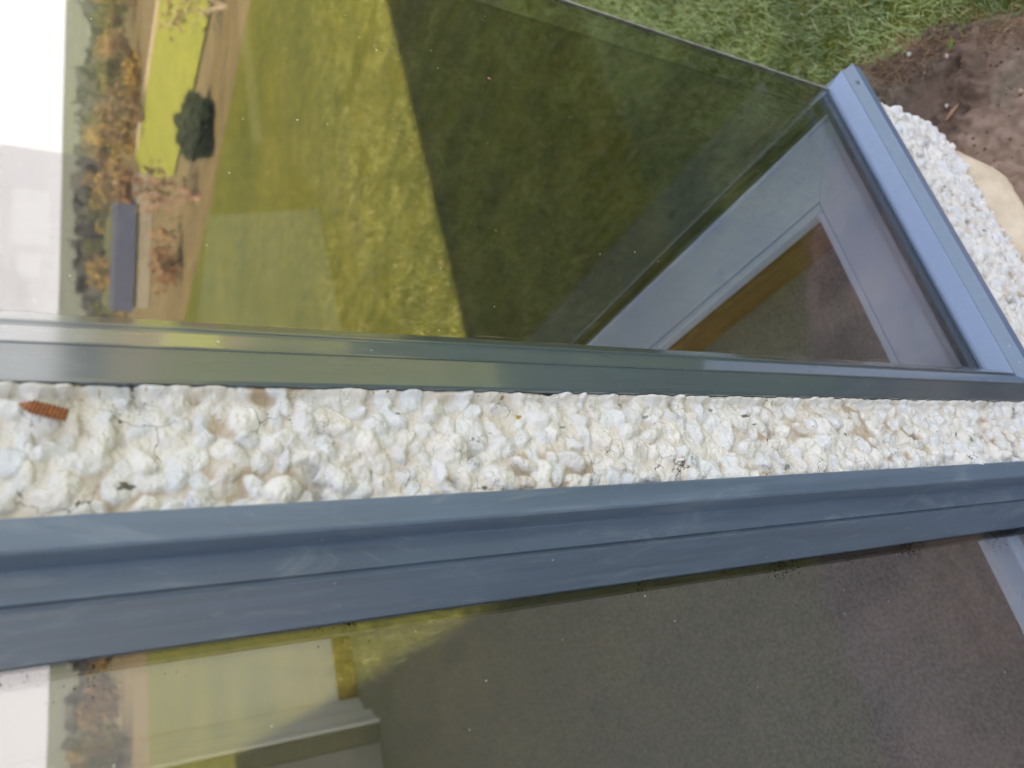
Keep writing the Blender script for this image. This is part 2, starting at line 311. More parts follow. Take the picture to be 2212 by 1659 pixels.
# ------------------------------------------------------------------ pebbledash height field
def stones_field(U, V, seed, umin, umax, vmin, vmax, size=(.007, .0135), dens=1.0):
    """U,V in metres -> height (m), stone mask, bare-stone mask, tone per stone"""
    r = np.random.default_rng(seed)
    H = np.zeros_like(U); Mk = np.zeros_like(U); Bare = np.zeros_like(U); Tone = np.zeros_like(U)
    wu = U+.0032*(noise2(U*75, V*75, seed+1)-.5)+.0014*(noise2(U*220, V*220, seed+2)-.5)
    wv = V+.0032*(noise2(U*75+9, V*75+4, seed+3)-.5)+.0014*(noise2(U*220, V*220+7, seed+4)-.5)
    area = (umax-umin)*(vmax-vmin); pts = []
    tries = int(area/(size[0]**2)*5*dens)
    cell = {}
    for _ in range(tries):
        a = size[0]+(size[1]-size[0])*r.random()**1.5
        x = r.uniform(umin, umax); y = r.uniform(vmin, vmax)
        ci, cj = int(x/.03), int(y/.03); ok = True; sep = r.choice((.62, .85, 1.05, 1.25))
        for i in (-1, 0, 1):
            for j in (-1, 0, 1):
                for (px, py, pa) in cell.get((ci+i, cj+j), ()):
                    if (px-x)**2+(py-y)**2 < ((pa+a)*sep)**2: ok = False; break
                if not ok: break
            if not ok: break
        if ok: cell.setdefault((ci, cj), []).append((x, y, a)); pts.append((x, y, a))
    u1 = U[0]; v1 = V[:, 0]
    for (x, y, a) in pts:
        i0, i1 = np.searchsorted(u1, [x-2.4*a, x+2.4*a]); j0, j1 = np.searchsorted(v1, [y-2.4*a, y+2.4*a])
        if i1-i0 < 2 or j1-j0 < 2: continue
        th = r.uniform(0, math.pi); el = r.uniform(.55, .95); pw_ = r.uniform(1.7, 2.6)
        du = wu[j0:j1, i0:i1]-x; dv = wv[j0:j1, i0:i1]-y
        p = du*math.cos(th)+dv*math.sin(th); q = -du*math.sin(th)+dv*math.cos(th)
        # off-round: a facet or two cut from each stone
        d = (np.abs(p/(a*1.15))**pw_+np.abs(q/(a*el))**pw_)**(1/pw_)
        for _k in range(r.integers(0, 2)):
            f = r.uniform(0, 2*math.pi); d = np.maximum(d, (p*math.cos(f)+q*math.sin(f))/(a*r.uniform(.62, .98)))
        hgt = a*r.uniform(.26, .62)
        tilt = 1+.75*(p*r.uniform(-1, 1)+q*r.uniform(-1, 1))/a
        dome = hgt*np.clip(tilt, .2, 2)*np.clip(1-d**r.uniform(1.8, 3.4), 0, None)**.75
        sk = r.uniform(.20, .55)
        skirt = hgt*sk*np.exp(-((np.clip(d, 1, None)-1)/.52)**2)
        h = np.where(d < 1, dome+hgt*sk, skirt)
        sub = H[j0:j1, i0:i1]; up = h > sub
        kk = .0013; e = np.clip(.5+.5*(h-sub)/kk, 0, 1); H[j0:j1, i0:i1] = sub*(1-e)+h*e+kk*e*(1-e)
        mk = np.clip((1.05-d)/.22, 0, 1)*r.uniform(.55, 1); mm = Mk[j0:j1, i0:i1]; t = r.random()
        Tone[j0:j1, i0:i1][up & (d < 1.05)] = t
        np.maximum(mm, mk, out=mm)
        if r.random() < .018:
            ba = Bare[j0:j1, i0:i1]; c = (r.uniform(-.35, .35)*a, r.uniform(-.35, .35)*a); kx = r.uniform(.8, 2.2); sz = r.uniform(.25, .6)
            dd = np.hypot((p-c[0])*kx, q-c[1])/(a*sz)+1.1*(noise2(U[j0:j1, i0:i1]*420, V[j0:j1, i0:i1]*420, seed+8)-.5)
            ba[(dd < .8) & (d < .95)] = r.choice([1., .6])
    return H, Mk, Bare, Tone

# places where the paint has come off a stone: x, z, half width, half height, 1 = dark flint / .6 = grey-green
CHIPS = [(.1995, 1.520, .0042, .0075, 1.), (.2596, 1.105, .0035, .006, .6), (.2482, 1.080, .003, .005, .6), (.2011, 1.358, .0065, .0014, .6), (.2483, 1.331, .002, .0035, 1.),
         (.1859, 1.2675, .002, .004, 1.), (.2389, 1.175, .002, .006, .6), (.2314, .973, .0025, .006, .6), (.1917, .9096, .0045, .009, .6), (.239, .936, .002, .008, 1.), (.2149, .556, .006, .006, .6), (.1809, .754, .002, .009, 1.), (.256, .99, .0025, .004, .6)]
def pebble_patch(name, parent, u0, u1, v0, v1, step, seed, size=(.007, .0135), base_y=.008, bottom=None, placer=None, fade_edges=None, lift=None):
    nu = int((u1-u0)/step)+1; nv = int((v1-v0)/step)+1
    U, V = np.meshgrid(np.linspace(u0, u1, nu), np.linspace(v0, v1, nv))
    H, Mk, Bare, Tone = stones_field(U, V, seed, u0-.01, u1+.01, v0-.01, v1+.01, size)
    for (cx_, cz_, rx, rz, v) in CHIPS:
        if u0 < cx_ < u1 and v0 < cz_ < v1:
            dd = np.hypot((U-cx_)/(rx*.8), (V-cz_)/(rz*.75))+.9*(noise2(U*330, V*330, seed+9)-.5); Bare[dd < .8] = v
    # thick brushed paint: lumps, drips and warts
    lump = .0070*(fbm(U*42, V*42, seed+20, 4)-.5)+.0030*(fbm(U*190, V*210, seed+30, 3)-.5)
    wart = np.clip(noise2(U*330, V*330, seed+40)-.72, 0, 1)*.0028+np.clip(noise2(U*600, V*600, seed+41)-.7, 0, 1)*.0016
    Hh = H+lump+wart-Bare.clip(0, 1)*.0005
    pit = np.clip(.17-noise2(U*48, V*48, seed+50), 0, 1)*.028*(1-Mk)
    Hh = Hh-pit
    if fade_edges is not None: Hh = Hh*fade_edges(U, V)
    if lift is not None: Hh = Hh+lift(U, V)
    # paint colour: bluish white on the stones, cream and biscuit between them
    n = fbm(U*38, V*38, seed+60, 4)[..., None]; n2 = fbm(U*160, V*160, seed+70, 3)[..., None]
    white = np.array([.82, .815, .81]); cool = np.array([.735, .775, .845]); cream = np.array([.785, .755, .73]); bis = np.array([.70, .645, .59])
    g = np.clip((V-.4)/1.1, 0, 1)[..., None]
    stone = white+(cool-white)*np.clip((Tone[..., None]-.15)*1.4, 0, 1)
    ground = cream+(bis-cream)*np.clip((n-.5)*3.2, 0, 1); ground = ground+(white-ground)*np.clip((.52-n)*4, 0, .8)
    C = ground*(1-Mk[..., None])+stone*Mk[..., None]; C = C*(.90+.16*n2)
    dirt = np.clip((fbm(U*30+5, V*30+2, seed+90, 4)-.60)*7, 0, 1)[..., None]*np.clip(1-Mk*1.2, 0, 1)[..., None]; C = C*(1-dirt)+np.array([.50, .42, .33])*dirt
    b = Bare[..., None]; C = np.where(b > 0, np.where(b > .8, np.array([.17, .165, .15]), np.array([.30, .34, .33])), C)
    pm = np.clip(pit/.002, 0, 1)[..., None]; C = C*(1-pm*.35)
    # a few mustard lichen dots
    li = (noise2(U*260, V*260, seed+80) > .955) & (noise2(U*14, V*14, seed+81) > .62); C[li] = np.array([.45, .28, .05])
    if placer is None: P = np.stack([U, base_y-Hh, V], -1)
    else: P = placer(U, V, Hh)
    F = grid_faces(nu, nv)
    if bottom is not None:
        keep = bottom(U, V).ravel()[F].all(1); F = F[keep]
    return mesh_obj(name, P.reshape(-1, 3), F, M_PEB, parent, True, C.reshape(-1, 3))

# ------------------------------------------------------------------ the house
house = empty('house', (0, 0, 0))
tag(house, 'white pebbledashed house with dark grey framed windows, filling most of the picture', 'house')

# pillar between the two windows
pil = pebble_patch('pebbledash_pillar', house, .1775, .2681, .36, 1.70, .00075, 11, (.0080, .0150), fade_edges=lambda U, V: .45+.55*np.clip((.2700-.003*noise2(V*60, V*0, 5)-U)/.004, 0, 1), lift=lambda U, V: .0075*np.clip((U-.2610-.003*noise2(V*90, V*0, 6))/.003, 0, 1))
plabel(pil, 'narrow white painted pebbledash strip between the two windows')
# wall under the sills, rounding the corner at X = 0.905, with a ragged drip edge
XC = .905
def low_place(U, V, H):
    X = np.where(U < XC-.02, U, XC-.02+.02*np.sin(np.clip((U-XC+.02)/.02, 0, math.pi/2)))
    ang = np.clip((U-XC+.02)/.02, 0, math.pi/2)
    Yb = np.where(U < XC-.02, .010, .010+.02*(1-np.cos(ang)))+np.clip(U-(XC-.02)-.02*math.pi/2, 0, None)
    nx = np.sin(ang); ny = -np.cos(ang)
    lean = np.clip(.30-V, 0, 1)*.08
    return np.stack([X+nx*H-lean*(U > .6)*np.clip((U-.6)/.3, 0, 1), Yb+ny*H, V], -1)
def low_keep(U, V):
    e = .096+.030*(fbm(U*22, U*0+3, 91, 3)-.5)+.012*(noise2(U*120, U*0, 95)-.5)
    e = e+.055*np.clip((U-.86)/.04, 0, 1)*np.clip(noise2(U*40, U*0, 97), .3, 1)
    return V > e
lw = pebble_patch('pebbledash_lower_wall', house, .0, 1.25, .06, .305, .0016, 23, (.0080, .0150), placer=low_place, bottom=low_keep)
plabel(lw, 'white pebbledash below the corner window sill with ragged bottom edge')

# solid wall cores behind the render (butting round the openings)
mb = MB()
mb.box(.180, .288, .014, .16, -.2, 2.30)            # pillar
mb.box(-4.70, .180, .030, .16, -.2, .19)          # below tall window
mb.box(.288, .885, .030, .16, -.2, .33)             # below corner window
mb.box(-5.0, -4.70, .010, .16, -.2, 2.30)           # left of tall window
mb.box(-5.0, .90, .012, .16, 2.302, 2.90)           # lintel
mb.box(.765, .885, .162, 1.40, -.2, .33)            # side wall under window
mb.box(.765, .905, 1.402, 3.80, -.2, 2.90)
mb.box(.765, .900, .162, 1.40, 2.302, 2.90)
mb.box(-2.30, .765, 3.54, 3.80, -.2, 2.90); mb.box(-5.0, -4.70, 3.54, 3.80, -.2, 2.90); mb.box(-4.70, -2.30, 3.54, 3.80, -.2, .35); mb.box(-4.70, -2.30, 3.54, 3.80, 2.4, 2.90)  # back wall; its unseen opening is added to let more light into the room
mb.box(-5.0, -4.85, .162, 3.538, -.2, 2.90)
core = mb.build('wall', simple('white_render', (.72, .70, .66), (.66, .63, .58), rough=.85, scale=12, bump=.6, bscale=60), house)
MB().box(-5.2, .98, -.06, 3.95, 2.902, 3.0).build('roof', M_ROOF, house)
wing = MB().box(-12, -5.27, -4.0, 3.8, -.2, 5.0).build('side_wing', M_WHITE, house)
MB().box(-12.3, -5.15, -4.3, 4.1, 5.002, 5.2).build('side_wing_roof', M_ROOF, house)
MB().box(-1.9, .88, 3.81, 15, -.2, 6.5).build('rear_shade_block', M_WHITE, house)  # unseen block added to throw shade over the side ground
MB().box(-4.85, .765, .16, 3.54, .15, .215).build('carpet_floor', M_CARPET, house)
MB().box(-4.85, .764, .161, 3.539, 2.80, 2.90).build('ceiling', M_WHITE, house)
mb = MB(); mb.box(-4.84, .764, .160, .168, .216, .33); mb.box(.757, .765, .17, 1.40, .216, .33); mb.box(.757, .765, 1.4, 3.53, .216, 2.79)
mb.box(-2.30, .757, 3.530, 3.5395, .216, 2.79)
mb.build('inner_wall', M_WALLIN, house)
mb = MB(); mb.box(.742, .7565, .185, 3.51, .216, .310); mb.box(.400, .742, 3.512, 3.5295, .216, .311)
sk = mb.build('skirting_board', M_SKIRT, house, bevel=.003); plabel(sk, 'orange pine skirting board seen through the glass')
# room door with moulded white architrave, seen at the back through the tall window
door = MB().box(-.62, .165, 3.262, 3.30, .222, 2.2).build('room_door', M_DOOR, house, bevel=.002)
ar = MB()
prof = [(.405, 3.529), (.400, 3.500), (.372, 3.462), (.330, 3.425), (.318, 3.385), (.324, 3.345), (.305, 3.318), (.290, 3.30), (.262, 3.235), (.250, 3.250), (.245, 3.529)]
ar.sweep([[(x, y, .218) for x, y in prof], [(x, y, 2.3) for x, y in prof]])
a = ar.build('door_architrave', M_WHITE, house)
MB().box(.168, .2449, 3.27, 3.529, .218, 2.3).build('door_jamb', simple('dark_jamb', (.16, .145, .14), rough=.6), house)
MB().box(-2.29, .1675, 3.31, 3.529, 2.22, 2.79).build('door_lining', M_WALLIN, house)

# footing: cream concrete toe at the base of the wall
foot = [(.842, .028), (.832, .016), (.785, -.006), (.757, -.020), (.728, -.028), (.655, -.025), (.53, -.032), (.42, -.045), (.25, -.040), (-.2, -.042), (-.6, -.04), (-.6, .05), (.842, .05)]
ft = MB(); nf = len(foot)
cx0, cy0 = .4, .05
def fring(z, s): return [(x, (y-.05)*s+.05, z) for x, y in foot]
ft.sweep([fring(-.05, 1.0), fring(.055, 1.0), fring(.070, .94), fring(.084, .80), fring(.094, .58), fring(.098, .3)])
fo = ft.build('concrete_footing', simple('cream_concrete', (.70, .61, .48), (.56, .47, .35), rough=.9, scale=22, bump=.8, bscale=260), house, smooth=False)
fb = fo.modifiers.new('soft', 'BEVEL'); fb.width = .006; fb.segments = 3; fb.limit_method = 'ANGLE'; fb.angle_limit = math.radians(12)
plabel(fo, 'cream concrete footing at the foot of the wall')

# ---- frames. profile points (d = away from the glass edge, k = out of the glass plane)
P1 = [(0, .000), (.0015, .0035), (.0195, .0243), (.0205, .0252), (.0222, .0254), (.0228, .0247), (.0245, .0250), (.0430, .0362), (.0438, .0372), (.0452, .0374), (.0456, .0362), (.0690, .0350), (.0712, .0338), (.0715, .020), (.0715, -.010), (0.004, -.010), (0.0, -.004)]
GX, GZ, CX, GY = .3399, .3690, .9210, .030     # jamb glass edge, sill glass edge, corner, glass plane
win1 = MB()
jt = [[(GX-d, GY-k, 2.34) for d, k in P1], [(GX-d, GY-k, GZ-d) for d, k in P1]]
win1.sweep(jt)
w1 = win1.build('corner_window', M_FR1, house); plabel(w1, 'smooth dark grey frame of the frameless-cornered window above the sill')
sl = MB(); sl.sweep([[(GX-d, GY-k, GZ-d) for d, k in P1], [(CX+k, GY-k, GZ-d) for d, k in P1], [(CX+k, 1.38, GZ-d) for d, k in P1]])
s_ = sl.build('sill', m_frame('sky_blue_sill', (.120, .180, .310), .18, .15, .3, .0), w1)  # lighter, bluer base than the jamb: sky light put into the colour
MB().sweep([[(GX-.0715+0*d, GY-k, z) for d, k in ((0, .029), (0, .012), (.006, .012), (.006, .0285))] if False else [(GX-.0716-dx, yy, z) for dx, yy in ((-.0004, .000), (-.0004, .012), (.0024, .012), (.0024, .002))] for z in (.285, 2.3)]).build('gasket', M_BLACK, w1)
# far jamb, back of frame
bj = MB(); bj.box(.885, .9185+.03, 1.381, 1.401, .33, 2.3).build('jamb', M_FR1, w1)
MB().box(GX-.06, CX-.004, .012, .15, 2.26, 2.30).build('head', M_FR1, w1)
# sealed units: outer and inner leaf, black spacer between
g1 = MB().box(GX-.006, CX-.0030, GY, GY+.006, GZ-.006, 2.262).build('glass_pane', M_GL1, w1); plabel(g1, 'corner window glass reflecting lawn, field and sky')
gi = MB().box(GX-.006, CX-.0275, GY+.022, GY+.026, GZ-.004, 2.262).build('glass_pane', M_GLI, w1)
g2 = MB().box(CX-.0065, CX, GY+.002, 1.38, GZ-.006, 2.262).build('side_glass_pane', M_GLS, w1)
gj = MB().box(CX-.026, CX-.022, GY+.028, 1.38, GZ-.004, 2.262).build('side_glass_pane', M_GLS, w1)
sp = MB()
sp.box(GX-.006, CX-.028, GY+.0065, GY+.0215, GZ-.010, GZ+.006); sp.box(GX-.004, GX+.004, GY+.0065, GY+.0215, GZ+.006, 2.26)
sp.box(CX-.0215, CX-.007, GY+.008, 1.38, GZ-.010, GZ+.006)
sp.build('glass_spacer', M_SPACER, w1)
se = MB()
se.sweep([[(CX-.0030, GY-.0004, z), (CX+.0003, GY-.0006, z), (CX+.0006, GY+.0035, z), (CX-.0028, GY+.0055, z)] for z in (GZ+.0, 2.26)])
se.build('silicone_seam', M_SIL, w1)

# inner bead and the mitred lilac window board
bd = MB()
bd.box(GX-.01, CX-.050, .0575, .0665, .300, .3665); bd.box(CX-.0410, CX-.0345, .0575, 1.38, .300, .3665)
bd.build('inner_bead', M_BOARD, w1, bevel=.0015)
bO, bI, zt = (.8785, .0670), (.742, .1635), .360
def board_ring(t, z0, z1): return None
b1 = MB(); z0, z1 = .332, .360
g_ = .0007
# front arm (runs along X), mitred at the corner; nosing strip separate by a fine groove
b1.V = [( GX-.02, bO[1], z1), (bO[0]-g_, bO[1], z1), (.7575-g_, .1465, z1), (GX-.02, .1465, z1), (GX-.02, bO[1], z0), (bO[0]-g_, bO[1], z0), (.7575-g_, .1465, z0), (GX-.02, .1465, z0)]
b1.F = [(0, 1, 2, 3), (7, 6, 5, 4), (0, 4, 5, 1), (1, 5, 6, 2), (2, 6, 7, 3), (3, 7, 4, 0)]
o = b1.build('window_board', M_BOARD, w1, bevel=.0012); plabel(o, 'pale lilac inner window board, front arm')
b2 = MB()
b2.V = [(bO[0]+g_, bO[1], z1), (.7575+g_, .1465, z1), (.7575+g_, 1.40, z1), (bO[0]+g_, 1.40, z1), (bO[0]+g_, bO[1], z0), (.7575+g_, .1465, z0), (.7575+g_, 1.40, z0), (bO[0]+g_, 1.40, z0)]
b2.F = b1.F
b2.build('window_board', M_BOARD, w1, bevel=.0012)
nz = MB(); nz.box(GX-.02, .7395, .1478, .1630, z0-.004, z1-.0015); nz.box(.7400, .7560, .1478, 1.40, z0-.004, z1-.0015)
nz.build('board_nosing', M_BOARD, w1, bevel=.004)

# ---- tall window on the near side: face, 30 mm step, face, groove, deep splayed bead
P2 = [(.1795, .010), (.1795, -.0035), (.1780, -.005), (.1600, -.005), (.1583, -.0035), (.1580, .0265), (.1572, .0285), (.1386, .0300), (.1380, .0335), (.1358, .0335), (.1352, .0300), (.1335, .0295), (.1140, .0845), (.1145, .0860), (.1145, .0885), (.1150, .110), (.1795, .110)]
w2m = MB(); w2m.sweep([[(x, y, .19) for x, y in P2], [(x, y, 2.30) for x, y in P2]])
w2 = w2m.build('tall_window', M_FR2, house); plabel(w2, 'scuffed blue-grey stepped frame of the near window')
MB().box(.1146, .1165, .0860, .0885, .2, 2.29).build('gasket', M_BLACK, w2)
gg = MB().box(-4.60, .1150, .0890, .0945, .255, 2.25).build('glass_pane', M_GL2, w2); plabel(gg, 'near window glass with black mould specks along its edge')
MB().box(-4.60, .1150, .112, .116, .255, 2.25).build('glass_pane', M_GLI, w2)
MB().box(.1075, .1149, .0960, .1110, .255, 2.25).build('glass_spacer', M_BLACK, w2)
MB().box(-4.70, .1795, .02, .11, .191, .254).build('sill', M_FR2, w2)
MB().box(-4.70, -4.60, .0, .11, .255, 2.3).build('jamb', M_FR2, w2)
MB().box(-4.60, .1795, .0, .11, 2.252, 2.3).build('head', M_FR2, w2)
wb = MB().box(-4.68, .288, .118, .1635, .328, .360).build('window_board', M_BOARD, w2, bevel=.003)

# ------------------------------------------------------------------ ground
def ground_z(x, y):
    d = np.hypot(x, y)
    z = np.where(d < 17, 0, -(d-17)*.030)
    z = np.where(d > 70, -1.59-(d-70)*.045, z)
    z = np.where(d > 420, -17.3+(np.clip(d, 420, 1900)-420)*.0085, z)
    z = z+np.clip((d-22)/60, 0, 1)*(fbm(x*.02+50, y*.02+50, 300, 3)-.5)*np.clip(d*.008, 0, 9)
    return z
# far terrain as one radial sheet to the horizon
rr = np.concatenate([np.linspace(0, 24, 25)[1:], 24*1.09**np.arange(1, 62)]); aa = np.linspace(0, 2*math.pi, 181)
RR, AA = np.meshgrid(rr, aa); X = RR*np.cos(AA); Yy = RR*np.sin(AA); Z = ground_z(X, Yy)-.02
n1 = fbm(X*.05+80, Yy*.05+80, 310, 4); n2 = fbm(X*.012+80, Yy*.012+80, 320, 3)
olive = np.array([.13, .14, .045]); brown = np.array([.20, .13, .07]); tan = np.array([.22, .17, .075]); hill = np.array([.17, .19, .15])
t = np.clip((n1-.4)*4, 0, 1)[..., None]; C = olive*(1-t)+brown*t
t2 = np.clip((n2-.45)*5, 0, 1)[..., None]; C = C*(1-t2)+tan*t2
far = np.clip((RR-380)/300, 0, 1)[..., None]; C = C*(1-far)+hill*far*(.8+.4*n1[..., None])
V3 = np.concatenate([np.stack([X, Yy, Z], -1).reshape(-1, 3)])
i = np.arange(len(rr)*181).reshape(181, len(rr))
F = np.stack([i[:-1, :-1].ravel(), i[:-1, 1:].ravel(), i[1:, 1:].ravel(), i[1:, :-1].ravel()], 1)
terrain = mesh_obj('terrain', V3, F, m_vcol('moorland', .95, .8, 1.5, .3), smooth=True, cols=C.reshape(-1, 3)); tag(terrain, kind='structure')

def poly_sheet(name, pts, z, m, thick=.0):
    bm = bmesh.new(); vs = [bm.verts.new((x, y, z)) for x, y in pts]; f = bm.faces.new(vs)
    bmesh.ops.triangulate(bm, faces=[f]); bmesh.ops.recalc_face_normals(bm, faces=bm.faces[:])
    me = bpy.data.meshes.new(name); bm.to_mesh(me); bm.free(); me.materials.append(m)
    if me.polygons[0].normal.z < 0: me.flip_normals()
    o = bpy.data.objects.new(name, me); COL.objects.link(o); tag(o, kind='structure'); return o
lawn = poly_sheet('lawn', [(-14, .0), (-14, -15.2), (6.0, -15.0), (6.45, -6.9), (6.75, -5.3), (6.95, -4.0), (7.0, 2.6), (12.5, 9.5), (14.5, 16), (.905, 17), (.905, .0)], .030, M_LAWN)
M_FIELD = simple('bright_meadow', (.36, .37, .022), (.26, .29, .02), rough=.9, scale=1.5, detail=6, mapscale=(1, 3, 1))
field = poly_sheet('meadow', [(8.2, 3), (8.9, -6), (9.2, -9.5), (12.4, -13.2), (14.4, -14.8), (14.0, -10), (13.6, -4), (13, 3)], .012, M_FIELD)
path = poly_sheet('path', [(13.0, 3), (13.6, -4), (14.0, -10), (14.4, -14.8), (14.85, -14.6), (14.45, -10), (14.05, -4), (13.45, 3)], .016, simple('pale_gravel', (.62, .48, .32), (.5, .38, .25), rough=.9, scale=6))
shade_sheet = poly_sheet('shade_sheet', [(1.33, 1.05), (7.0, 1.35), (11, 4), (24, 10), (30, 34), (8, 34), (.93, 20), (.93, 3.9), (1.33, 3.9)], .0335, simple('painted_shade', (.030, .031, .028), (.050, .048, .040), rough=.9, scale=3))  # dark sheet added over the side lawn, its colour standing in for shade
pav = poly_sheet('paving', [(3.55, 3.5), (6.4, 7.1), (4.6, 9.6), (1.0, 6.0), (1.0, 3.3)], .036, simple('worn_paving', (.34, .36, .33), (.22, .24, .22), rough=.85, scale=2.2))
strip = poly_sheet('side_path', [(1.0, .27), (1.325, .30), (1.325, 3.2), (1.0, 3.2)], .058, simple('blue_gravel', (.13, .16, .175), (.09, .11, .12), rough=.9, scale=120))

# soil bed at the wall foot
sxs = np.arange(-.9, 1.75, .0045); sys_ = np.arange(-.72, .85, .0045)
X, Yy = np.meshgrid(sxs, sys_)
def bed_edge(x, y):   # > 0 inside the bed
    # edge follows (1.18,.09) (1.15,.04) (1.12,-.05) (1.05,-.16) then curls round along the wall
    ex = np.interp(y, [-.60, -.50, -.36, -.16, -.05, .04, .09, .3, .8], [-.9, .55, .86, 1.05, 1.12, 1.155, 1.185, 1.24, 1.30])
    return ex-x-.035+.05*(fbm(x*14+30, y*14+30, 400, 3)-.5)
E_ = bed_edge(X, Yy)
clod = fbm(X*18+40, Yy*18+40, 410, 5, .55); cl2 = fbm(X*75+40, Yy*75+40, 420, 4, .6); soft = np.clip((fbm(X*5+9, Yy*5+9, 430, 2)-.42)*6, 0, 1)
Zs = .044+.075*(clod-.5)*(.45+.55*soft)+.036*(cl2-.5)*(.35+.65*soft)+np.clip(noise2(X*95, Yy*95, 440)-.80, 0, 1)*.045*soft
Zs = np.maximum(Zs, .036); Zs = np.where(E_ > 0, Zs, .020)

nn = fbm(X*9+60, Yy*9+60, 450, 4)[..., None]
ca = np.array([.28, .20, .155]); cbn = np.array([.135, .092, .072]); cc = np.array([.17, .15, .115])
C = ca+(cbn-ca)*np.clip((soft[..., None])*1.0, 0, 1); C = C+(cc-C)*np.clip((nn-.52)*5, 0, .7); C = C*(.7+.6*cl2[..., None])
F = grid_faces(len(sxs), len(sys_)); keep = (E_ > -.02).ravel()[F].all(1)
soil = mesh_obj('soil', np.stack([X, Yy, Zs], -1).reshape(-1, 3), F[keep], m_vcol('garden_soil', .85, .9, 160, .003, .25), smooth=True, cols=C.reshape(-1, 3)); tag(soil, kind='structure')

# ------------------------------------------------------------------ grass, fibres, crumbs
def blades(name, n, sampler, length, width, colf, mat_, lean=.9):
    P = sampler(n); n = len(P)
    az = rng.uniform(0, 2*math.pi, n); ln = length*rng.uniform(.45, 1.25, n); le = rng.uniform(.15, lean, n)
    d = np.stack([np.cos(az), np.sin(az), np.zeros(n)], 1); s = np.stack([-np.sin(az+rng.uniform(-.6, .6, n)), np.cos(az), np.zeros(n)], 1)
    w = (width*rng.uniform(.6, 1.3, n))[:, None]; V = np.zeros((n, 7, 3)); up = np.array([0, 0, 1.])
    for j, tt in enumerate((0, .4, .75, 1)):
        c = P+d*(ln*le*tt**1.6)[:, None]+up*(ln*(tt-le*.45*tt**2))[:, None]
        ww = w*(1, .9, .55, 0)[j]
        if j < 3: V[:, 2*j] = c-s*ww; V[:, 2*j+1] = c+s*ww
        else: V[:, 6] = c
    b = (np.arange(n)*7)[:, None]
    Ft = np.concatenate([b+np.array([[0, 1, 3]]), b+np.array([[0, 3, 2]]), b+np.array([[2, 3, 5]]), b+np.array([[2, 5, 4]]), b+np.array([[4, 5, 6]])])
    C = np.repeat(colf(P, n)[:, None, :], 7, 1)
    return mesh_obj(name, V.reshape(-1, 3), Ft, mat_, smooth=True, cols=C.reshape(-1, 3))
def grass_col2(P, n):
    C = grass_col(P, n); return C*np.array([.86, .76, .50])
def grass_col(P, n):
    k = fbm(P[:, 0]*7+3, P[:, 1]*7+3, 500, 3)+rng.normal(0, .12, n)
    a = np.array([.16, .23, .09]); b = np.array([.46, .56, .22]); c = np.array([.60, .56, .36])
    t = np.clip((k-.3)*2.4, 0, 1)[:, None]; C = a+(b-a)*t
    dry = (rng.random(n) < .06)[:, None]; return np.where(dry, c, C)
def s_near(n):
    x = rng.uniform(.93, 3.3, n*2); y = rng.uniform(-.7, 1.9, n*2); e = bed_edge(x, y)
    k = (e < .035*rng.random(n*2)) & (rng.random(n*2) < np.clip(1.35-(x-1)*.38, .25, 1)); k &= noise2(x*26, y*26, 510) > .12
    x, y = x[k][:n], y[k][:n]; return np.stack([x, y, np.full(len(x), .028)], 1)
def s_mid(n):
    x = rng.uniform(-.2, 6.2, n*2); y = rng.uniform(-4.5, -.30, n*2); k = (bed_edge(x, y) < .02) & (rng.random(n*2) < np.clip((5.6-np.hypot(x*.8, y*1.25))/2.6, 0, 1)) & (noise2(x*5, y*5, 511) > .2)
    x, y = x[k][:n], y[k][:n]; return np.stack([x, y, np.full(len(x), .028)], 1)
M_BL = m_vcol('grass_blades', .45, spec=.5)
g = blades('grass', 130000, s_near, .038, .0011, grass_col, M_BL); tag(g, 'short green lawn grass growing beyond the sill corner and soil bed', 'grass', kind='stuff')
g = blades('grass', 110000, s_mid, .030, .0017, grass_col2, M_BL); tag(g, 'mown green grass in front of the house, seen mirrored in the corner window', 'grass', kind='stuff')
# matted dead roots along the turf edge
def s_root(n):
    x = rng.uniform(.9, 1.45, n*6); y = rng.uniform(-.5, .5, n*6); e = bed_edge(x, y); k = np.abs(e-.035) < .05*rng.random(n*6)
    x, y = x[k][:n], y[k][:n]; return np.stack([x, y, np.full(len(x), .040)], 1)
g = blades('turf_edge_roots', 5200, s_root, .040, .0006, lambda P, n: np.array([.30, .20, .125])*rng.uniform(.5, 1.15, (n, 1)), m_vcol('dead_root', .8), lean=1.6)
tag(g, 'matted dead tan grass roots along the cut edge of the turf', 'dead grass', kind='stuff')

def rock_mesh(r, sx, sy, sz, seed, sub=2):
    bm = bmesh.new(); bmesh.ops.create_icosphere(bm, subdivisions=sub, radius=1)
    rd = random.Random(seed); o = Vector((rd.random()*9, rd.random()*9, rd.random()*9))
    from mathutils import noise as mn
    for v in bm.verts:
        k = 1+.35*mn.noise(v.co*1.3+o)+.12*mn.noise(v.co*4+o); v.co = Vector((v.co.x*sx, v.co.y*sy, v.co.z*sz))*r*k
    V = [tuple(v.co) for v in bm.verts]; F = [tuple(v.index for v in f.verts) for f in bm.faces]; bm.free(); return V, F
